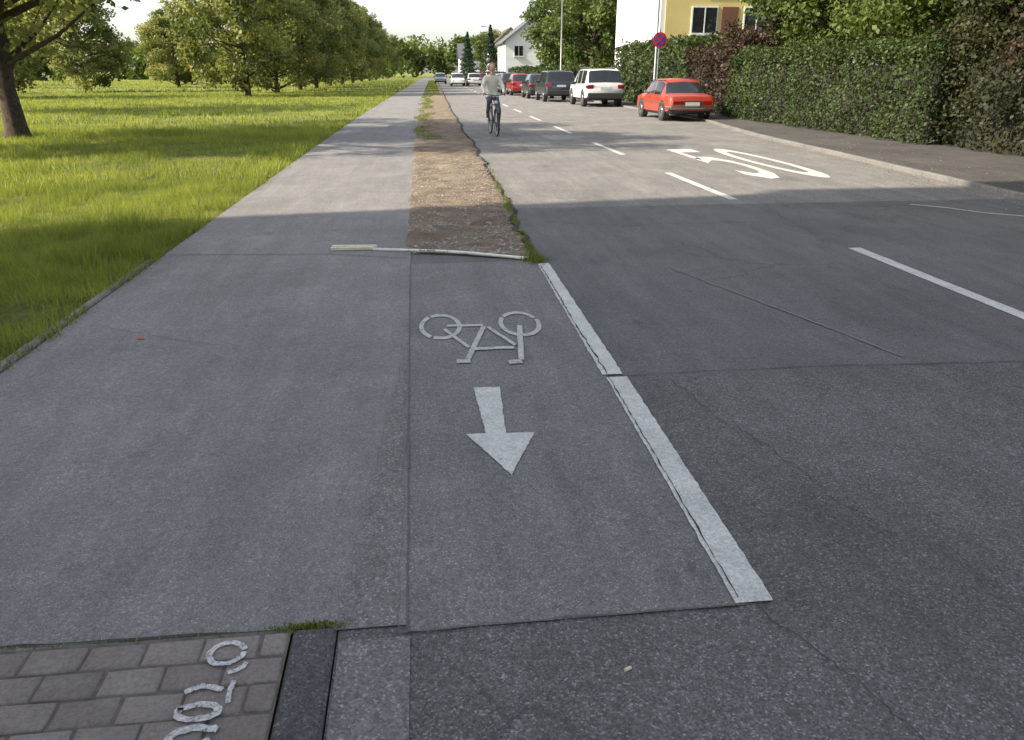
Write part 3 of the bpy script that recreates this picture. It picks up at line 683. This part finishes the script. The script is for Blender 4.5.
# ------------------------------------------------------------------ cars
def car(name,loc,rz,paintm,prof,W,wheels,wr,kind):
    e=empty(name,loc,rz); hw=W/2
    V=[];F=[];fm=[]
    for (y,zl,zb_,zt,wb,wt,cab) in prof:
        w_=hw*wb; t_=hw*wt; zm=zl+(zb_-zl)*.55
        half=[(0,zl),(w_*.86,zl),(w_*.985,zl+.10),(w_*1.0,zm),(w_*.965,zb_)]
        if cab: half+=[(t_*1.03,zt-.07),(t_*.93,zt-.015),(0,zt+.02)]
        else: half+=[(w_*.90,zb_+(zt-zb_)*.5+.01),(w_*.75,zt),(0,zt+.015)]
        ring=[(x,y,z) for x,z in half]+[(-x,y,z) for x,z in half[-2:0:-1]]
        V+=ring
    nr=14
    for i in range(len(prof)-1):
        a,b_=prof[i],prof[i+1]; ca,cb=a[6],b_[6]
        for k in range(nr):
            k2=(k+1)%nr; F.append((i*nr+k,i*nr+k2,(i+1)*nr+k2,(i+1)*nr+k))
            kk=k if k<7 else 13-k
            m_=0
            if kk in(0,1): m_=2
            if kk==4:
                if ca and cb and not (ca==2 and cb==2): m_=1
            if kk in(5,6) and bool(ca)!=bool(cb): m_=1
            if kk==4 and (bool(ca)!=bool(cb)): m_=0
            fm.append(m_)
    F.append(tuple(range(nr-1,-1,-1))); fm.append(0); q=(len(prof)-1)*nr; F.append(tuple(q+k for k in range(nr))); fm.append(0)
    o=obj('body',V,F,[paintm,M['glass'],M['trim']],e,fm=fm,angle=38)
    for y in wheels:
        for s in(-1,1):
            cyl('wheel_arch',wr+.055,.2,(s*(hw-.095),y,wr+.03),M['trim'],e,28,(0,math.pi/2,0))
            cyl('tyre',wr,.21,(s*(hw-.088),y,wr),M['tyre'],e,28,(0,math.pi/2,0),.02)
            cyl('rim',wr*.62,.215,(s*(hw-.083),y,wr),M['rim'],e,20,(0,math.pi/2,0),.01)
            cyl('hub',wr*.2,.22,(s*(hw-.080),y,wr),M['trim'],e,12,(0,math.pi/2,0))
    return e
def p_sedan():
    return [(0,.36,.66,.70,.90,.8,0),(.06,.30,.76,.82,.95,.8,0),(.25,.24,.82,.88,.99,.8,0),(.75,.22,.85,.91,1,.8,0),
            (1.12,.2,.86,1.27,1,.74,2),(1.26,.2,.86,1.35,1,.77,1),(1.95,.2,.86,1.39,1,.78,1),(1.96,.2,.86,1.39,1,.78,2),(2.03,.2,.86,1.39,1,.78,2),(2.04,.2,.86,1.39,1,.78,1),(2.75,.2,.86,1.35,1,.76,1),(2.86,.2,.86,1.31,1,.74,2),
            (3.25,.2,.84,.89,1,.8,0),(3.8,.22,.80,.85,.99,.8,0),(4.2,.26,.74,.79,.96,.8,0),(4.28,.34,.66,.70,.92,.8,0)]
def p_suv(h=1.75,L=4.8):
    return [(0,.5,.80,.90,.90,.84,0),(.05,.40,.98,1.04,.95,.86,0),(.12,.34,1.06,1.12,.98,.86,0),(.42,.32,1.08,h-.08,1,.78,2),(.60,.3,1.08,h-.02,1,.80,2),(.62,.3,1.08,h-.02,1,.80,1),(1.5,.3,1.07,h,1,.81,1),(1.51,.3,1.07,h,1,.81,2),(1.6,.3,1.07,h,1,.81,2),(1.61,.3,1.07,h,1,.81,1),
            (2.5,.3,1.05,h-.01,1,.81,1),(2.51,.3,1.05,h-.01,1,.81,2),(2.59,.3,1.05,h-.01,1,.81,2),(2.6,.3,1.05,h-.01,1,.81,1),(3.0,.3,1.04,h-.08,1,.79,1),(3.1,.3,1.04,h-.12,1,.78,2),(3.65,.3,1.03,1.1,1,.8,0),(4.3,.32,.98,1.05,.98,.8,0),(L-.1,.36,.88,.96,.93,.8,0),(L,.45,.75,.8,.88,.8,0)]
def p_hatch(h=1.45,L=4.0):
    return [(0,.4,.72,.80,.90,.84,0),(.05,.32,.86,.92,.95,.86,0),(.14,.26,.92,.98,.98,.86,0),(.48,.24,.93,h-.08,1,.77,2),(.66,.22,.93,h-.02,1,.79,2),(.68,.22,.93,h-.02,1,.79,1),(1.55,.2,.92,h,1,.8,1),(1.56,.2,.92,h,1,.8,2),(1.64,.2,.92,h,1,.8,2),(1.65,.2,.92,h,1,.8,1),
            (2.3,.2,.90,h-.05,1,.78,1),(2.4,.2,.9,h-.09,1,.77,2),(2.95,.2,.88,.95,1,.8,0),(3.5,.22,.82,.88,.98,.8,0),(L-.08,.28,.7,.76,.93,.8,0),(L,.36,.6,.65,.88,.8,0)]
def rear_details(e,W,style,pm=None):
    hw=W/2
    if style=='classic':
        box('bumper',W*.97,.10,.10,(0,-.03,.46),M['chrome'],e,.03); 
        for s in(-1,1):
            box('bumper_side',.06,.45,.09,(s*(hw-.01),.2,.46),M['chrome'],e,.02)
            box('tail_lamp',.34,.04,.12,(s*(hw-.30),.0,.62),M['lamp_red'],e,.01); box('indicator',.09,.042,.11,(s*(hw-.155),.002,.62),M['lamp_amber'],e,.01)
            box('door_mirror',.14,.08,.09,(s*(hw+.05),2.78,.92),M['chrome'],e,.02)
            box('trim_strip',.012,3.4,.03,(s*(hw+.001),2.1,.60),M['chrome'],e)
            box('gutter_trim',.015,1.9,.02,(s*(hw*.80),2.0,1.335),M['chrome'],e)
            for yy in(1.35,2.4): box('door_handle',.02,.14,.025,(s*(hw+.004),yy,.76),M['chrome'],e)
        cyl('exhaust',.025,.15,(.45,0,.27),M['chrome'],e,10,(math.pi/2,0,0))
        box('licence_plate',.5,.02,.11,(0,-.02,.585),M['plate'],e); box('rear_panel',W*.5,.03,.12,(0,.0,.62),M['trim'],e,.005)
    else:
        zt=1.0 if style=='suv' else .85
        box('bumper',W*.93,.12,.28,(0,.0,.52 if style=='suv' else .44),M['trim'] if style=='suv' else pm,e,.05)
        for s in(-1,1):
            box('tail_lamp',.3,.1,.2,(s*(hw-.22),.045,zt-.07),M['lamp_red'],e,.03); box('tail_lamp_side',.05,.22,.16,(s*(hw-.035),.14,zt-.06),M['lamp_red'],e,.02)
            box('door_mirror',.2,.12,.15,(s*(hw+.08),2.95 if style=='suv' else 2.2,1.08 if style=='suv' else .98),M['trim'],e,.04)
        box('licence_plate',.52,.02,.11,(0,-.035 if style!='suv' else .0,zt-.13),M['plate'],e)
c=car('red_car',(9.38,26.7,0),0,M['c_red'],p_sedan(),1.66,(.85,3.45),.30,'sedan'); rear_details(c,1.66,'classic')
c=car('white_suv',(9.15,38.7,0),0,M['c_white'],p_suv(1.76),1.92,(.95,3.85),.37,'suv'); rear_details(c,1.92,'suv')
for s in(-1,1): box('roof_rail',.04,2.2,.04,(s*.66,1.9,1.8),M['chrome'],c,.01)
c=car('dark_minivan',(8.2,45.6,0),0,M['c_dark'],p_suv(1.70,4.6),1.82,(.9,3.7),.33,'suv'); rear_details(c,1.82,'suv')
for nm,x,y,pm,h in [('dark_hatchback',8.0,51.5,'c_dark',1.5),('crimson_hatchback',7.7,58.5,'c_red2',1.5),('dark_hatchback',7.6,64.5,'c_dark',1.55),('silver_hatchback',7.7,71,'c_silver',1.5)]:
    c=car(nm,(x,y,0),0,M[pm],p_hatch(h),1.75,(.75,3.25),.31,'h'); rear_details(c,1.75,'h',M[pm])
c=car('dark_suv',(7.9,78,0),0,M['c_dark'],p_suv(1.7),1.85,(.95,3.85),.35,'suv'); rear_details(c,1.85,'suv')
for x,y,mm,nm in [(5.1,104,'c_white','white_hatchback'),(7.2,101,'c_white','white_hatchback'),(3.6,126,'c_silver','silver_hatchback'),(8.9,112,'c_red2','crimson_hatchback')]:
    c=car(nm,(x,y,0),math.pi if x<5.5 else 0,M[mm],p_hatch(1.5),1.75,(.75,3.25),.31,'h')
    rear_details(c,1.75,'h',M[mm])
    for s in(-1,1): box('headlamp',.3,.06,.14,(s*.6,3.97,.62),M['lamp_clear'],c,.02)
# ------------------------------------------------------------------ cyclist
cy=empty('cyclist',(2.02,21.6,.004),math.radians(4))
bk=empty('bicycle'); bk.parent=cy
def torus(name,r_,t_,loc,mat,parent,ns=40,nm_=8):
    V=[];F=[]
    for i in range(ns):
        a=2*math.pi*i/ns
        for j in range(nm_):
            b_=2*math.pi*j/nm_; rr_=r_+t_*math.cos(b_); V.append((t_*math.sin(b_),rr_*math.cos(a),rr_*math.sin(a)))
    for i in range(ns):
        for j in range(nm_): F.append((i*nm_+j,((i+1)%ns)*nm_+j,((i+1)%ns)*nm_+(j+1)%nm_,i*nm_+(j+1)%nm_))
    return obj(name,V,F,mat,parent,smooth=True,loc=loc)
M['bframe']=simple('bicycle_frame',(.04,.05,.07),None,5,.35)
for nm,y in(('front',-.62),('rear',.46)):
    torus(nm+'_tyre',.33,.02,(0,y,.35),M['tyre'],bk); torus(nm+'_rim',.305,.011,(0,y,.35),M['rim'],bk)
    for k in range(14):
        a=k*2*math.pi/14; tubeo('spoke',[(0,y,.35),(0,y+.3*math.cos(a),.35+.3*math.sin(a))],.002,M['rim'],bk,4)
    tubeo(nm+'_hub',[(-.05,y,.35),(.05,y,.35)],.02,M['metal'],bk)
    a0=(.2,2.4) if nm=='front' else (.3,2.9)
    tubeo(nm+'_mudguard',[(0,y+.375*math.cos(a),.35+.375*math.sin(a)) for a in np.linspace(a0[0],a0[1],12)],.022,M['bframe'],bk,6)
hd=(0,-.42,.82); bb=(0,.03,.29); st=(0,.19,.78)
for nm,pp,r_ in [('top_tube',[(0,-.43,.78),st],.016),('down_tube',[hd[:2]+(.70,),bb],.02),('seat_tube',[bb,(0,.22,.90)],.016),('head_tube',[(0,-.44,.68),(0,-.40,1.0)],.019),
    ('chain_stay_a',[bb,(.05,.46,.35)],.009),('chain_stay_b',[bb,(-.05,.46,.35)],.009),('seat_stay_a',[st,(.05,.46,.35)],.008),('seat_stay_b',[st,(-.05,.46,.35)],.008),
    ('fork_a',[(0,-.44,.70),(.05,-.47,.64),(.05,-.62,.35)],.012),('fork_b',[(0,-.44,.70),(-.05,-.47,.64),(-.05,-.62,.35)],.012),
    ('handlebar',[(-.29,-.20,1.02),(-.24,-.34,1.05),(-.1,-.42,1.03),(0,-.41,1.02),(.1,-.42,1.03),(.24,-.34,1.05),(.29,-.20,1.02)],.012),
    ('crank',[(.08,.03,.29),(.09,.0,.12)],.012),('crank_b',[(-.08,.03,.29),(-.09,.06,.46)],.012)]: tubeo(nm,pp,r_,M['bframe'],bk)
box('pedal_a',.09,.09,.025,(.14,0,.12),M['trim'],bk,.005); box('pedal_b',.09,.09,.025,(-.14,.06,.46),M['trim'],bk,.005)
box('saddle',.16,.26,.06,(0,.24,.93),M['trim'],bk,.025); cyl('headlight',.045,.07,(0,-.50,.86),M['lamp_clear'],bk,16,(math.pi/2,0,0),.01)
J={'pel':(0,.25,1.03,.145,.12),'wa':(0,.21,1.17,.140,.11),'ch':(0,.13,1.36,.170,.125),'up':(0,.09,1.47,.125,.09),'nk':(0,.06,1.555,.055,.055),'hd':(0,.04,1.63,.05,.05)}
for s,n_ in((1,'r'),(-1,'l')):
    J['sh'+n_]=(s*.175,.10,1.45,.074,.074); J['el'+n_]=(s*.28,-.0,1.23,.058,.058); J['wr'+n_]=(s*.265,-.22,1.085,.036,.036); J['ha'+n_]=(s*.262,-.29,1.075,.038,.024)
    J['hp'+n_]=(s*.095,.20,.99,.10,.10)
J['knr']=(.13,-.20,.62,.068,.068); J['anr']=(.14,.05,.21,.042,.042); J['tor']=(.15,-.12,.155,.042,.03)
J['knl']=(-.13,-.19,.90,.068,.068); J['anl']=(-.14,.10,.55,.042,.042); J['tol']=(-.15,-.06,.495,.042,.03)
names=list(J); E=[('pel','wa'),('wa','ch'),('ch','up'),('up','nk'),('nk','hd')]
for n_ in 'rl': E+=[('up','sh'+n_),('sh'+n_,'el'+n_),('el'+n_,'wr'+n_),('wr'+n_,'ha'+n_),('pel','hp'+n_),('hp'+n_,'kn'+n_),('kn'+n_,'an'+n_),('an'+n_,'to'+n_)]
me=bpy.data.meshes.new('sk'); me.from_pydata([J[n_][:3] for n_ in names],[(names.index(a),names.index(b_)) for a,b_ in E],[]); so=bpy.data.objects.new('sk',me); S.collection.objects.link(so)
so.modifiers.new('s','SKIN'); sv=me.skin_vertices[0].data
for i,n_ in enumerate(names): sv[i].radius=J[n_][3:5]; sv[i].use_root=(n_=='pel')
ss=so.modifiers.new('u','SUBSURF'); ss.levels=2; ss.render_levels=2
bpy.context.view_layer.update(); dg=bpy.context.evaluated_depsgraph_get(); bme=bpy.data.meshes.new_from_object(so.evaluated_get(dg)); bpy.data.objects.remove(so)
M['jacket']=simple('cream_jacket',(.80,.77,.68),(.66,.63,.55),7,.85,0,.5,.2,bscale=14,bd=.01); M['trousers']=simple('grey_trousers',(.13,.14,.17),(.09,.10,.13),7,.9,0,.4,.2,bscale=14)
M['skin']=simple('skin',(.55,.33,.24),(.5,.29,.21),12,.55); M['shoe']=simple('shoe',(.04,.035,.03),None,12,.6); M['hair']=simple('hair',(.36,.27,.16),(.22,.16,.10),30,.7)
M['eye']=simple('eye_dark',(.03,.02,.02),None,5,.3); M['lip']=simple('lip',(.42,.15,.13),None,5,.5)
bme.materials.clear()
for k in('jacket','trousers','skin','shoe'): bme.materials.append(M[k])
for p_ in bme.polygons:
    x,y,z=p_.center
    if z>1.53: i=2
    elif y<-.235 and z>1.0: i=2
    elif z>.98 and y>-.05 or z>1.02: i=0
    else: i=1
    if z<.215 and x>0: i=3
    if x<-.08 and y<.16 and z<.555 : i=3
    p_.material_index=i
bme.shade_smooth(); bo=bpy.data.objects.new('body',bme); S.collection.objects.link(bo); bo.parent=cy
def ball(name,loc,sc,mat,parent,deform=None,ns=20,nr=14):
    V=[];F=[]
    for i in range(nr+1):
        ph=math.pi*i/nr
        for j in range(ns):
            a=2*math.pi*j/ns; v=[math.sin(ph)*math.cos(a),math.sin(ph)*math.sin(a),math.cos(ph)]
            if deform: v=deform(v)
            V.append((v[0]*sc[0],v[1]*sc[1],v[2]*sc[2]))
    for i in range(nr):
        for j in range(ns): j2=(j+1)%ns; F.append((i*ns+j,(i+1)*ns+j,(i+1)*ns+j2,i*ns+j2))
    return obj(name,V,F,mat,parent,smooth=True,loc=loc)
def jaw(v):
    x,y,z=v
    if z<0: x*=1+.28*z; y=y*(1+.12*z)-.10*(-z)
    return [x,y,z]
hdp=empty('head',(0,.02,1.71)); hdp.parent=cy
ball('face',(0,0,0),(.076,.095,.118),M['skin'],hdp,jaw)
ball('hair',(0,.018,.022),(.086,.100,.112),M['hair'],hdp,lambda v:[v[0],v[1] if (v[1]>-.35 or v[2]>.45) else -.35+(v[1]+.35)*.1,v[2] if v[1]>-.2 or v[2]>0 else v[2]*.3])
ball('nose',(0,-.098,-.012),(.013,.02,.022),M['skin'],hdp)
for s in(-1,1): ball('eye',(s*.03,-.083,.012),(.012,.008,.007),M['eye'],hdp); ball('ear',(s*.077,.01,-.005),(.012,.02,.03),M['skin'],hdp)
ball('mouth',(0,-.093,-.055),(.024,.008,.006),M['lip'],hdp)
for s,n_ in((1,'r'),(-1,'l')):
    for f in range(4):
        yb=-.262-.02*f; xb=s*(.272-.002*f); L=(.8,1,.95,.75)[f]
        tubeo('finger_'+n_,[(xb-s*.01,yb,1.082),(xb+s*.02,yb-.008,1.072),(xb+s*.022,yb-.01,1.072-.025*L),(xb-s*.0,yb-.006,1.072-.045*L)],[.010,.009,.008,.006],M['skin'],cy,7)
    tubeo('thumb_'+n_,[(s*.25,-.25,1.08),(s*.228,-.27,1.065),(s*.235,-.29,1.045)],[.012,.010,.008],M['skin'],cy,7)
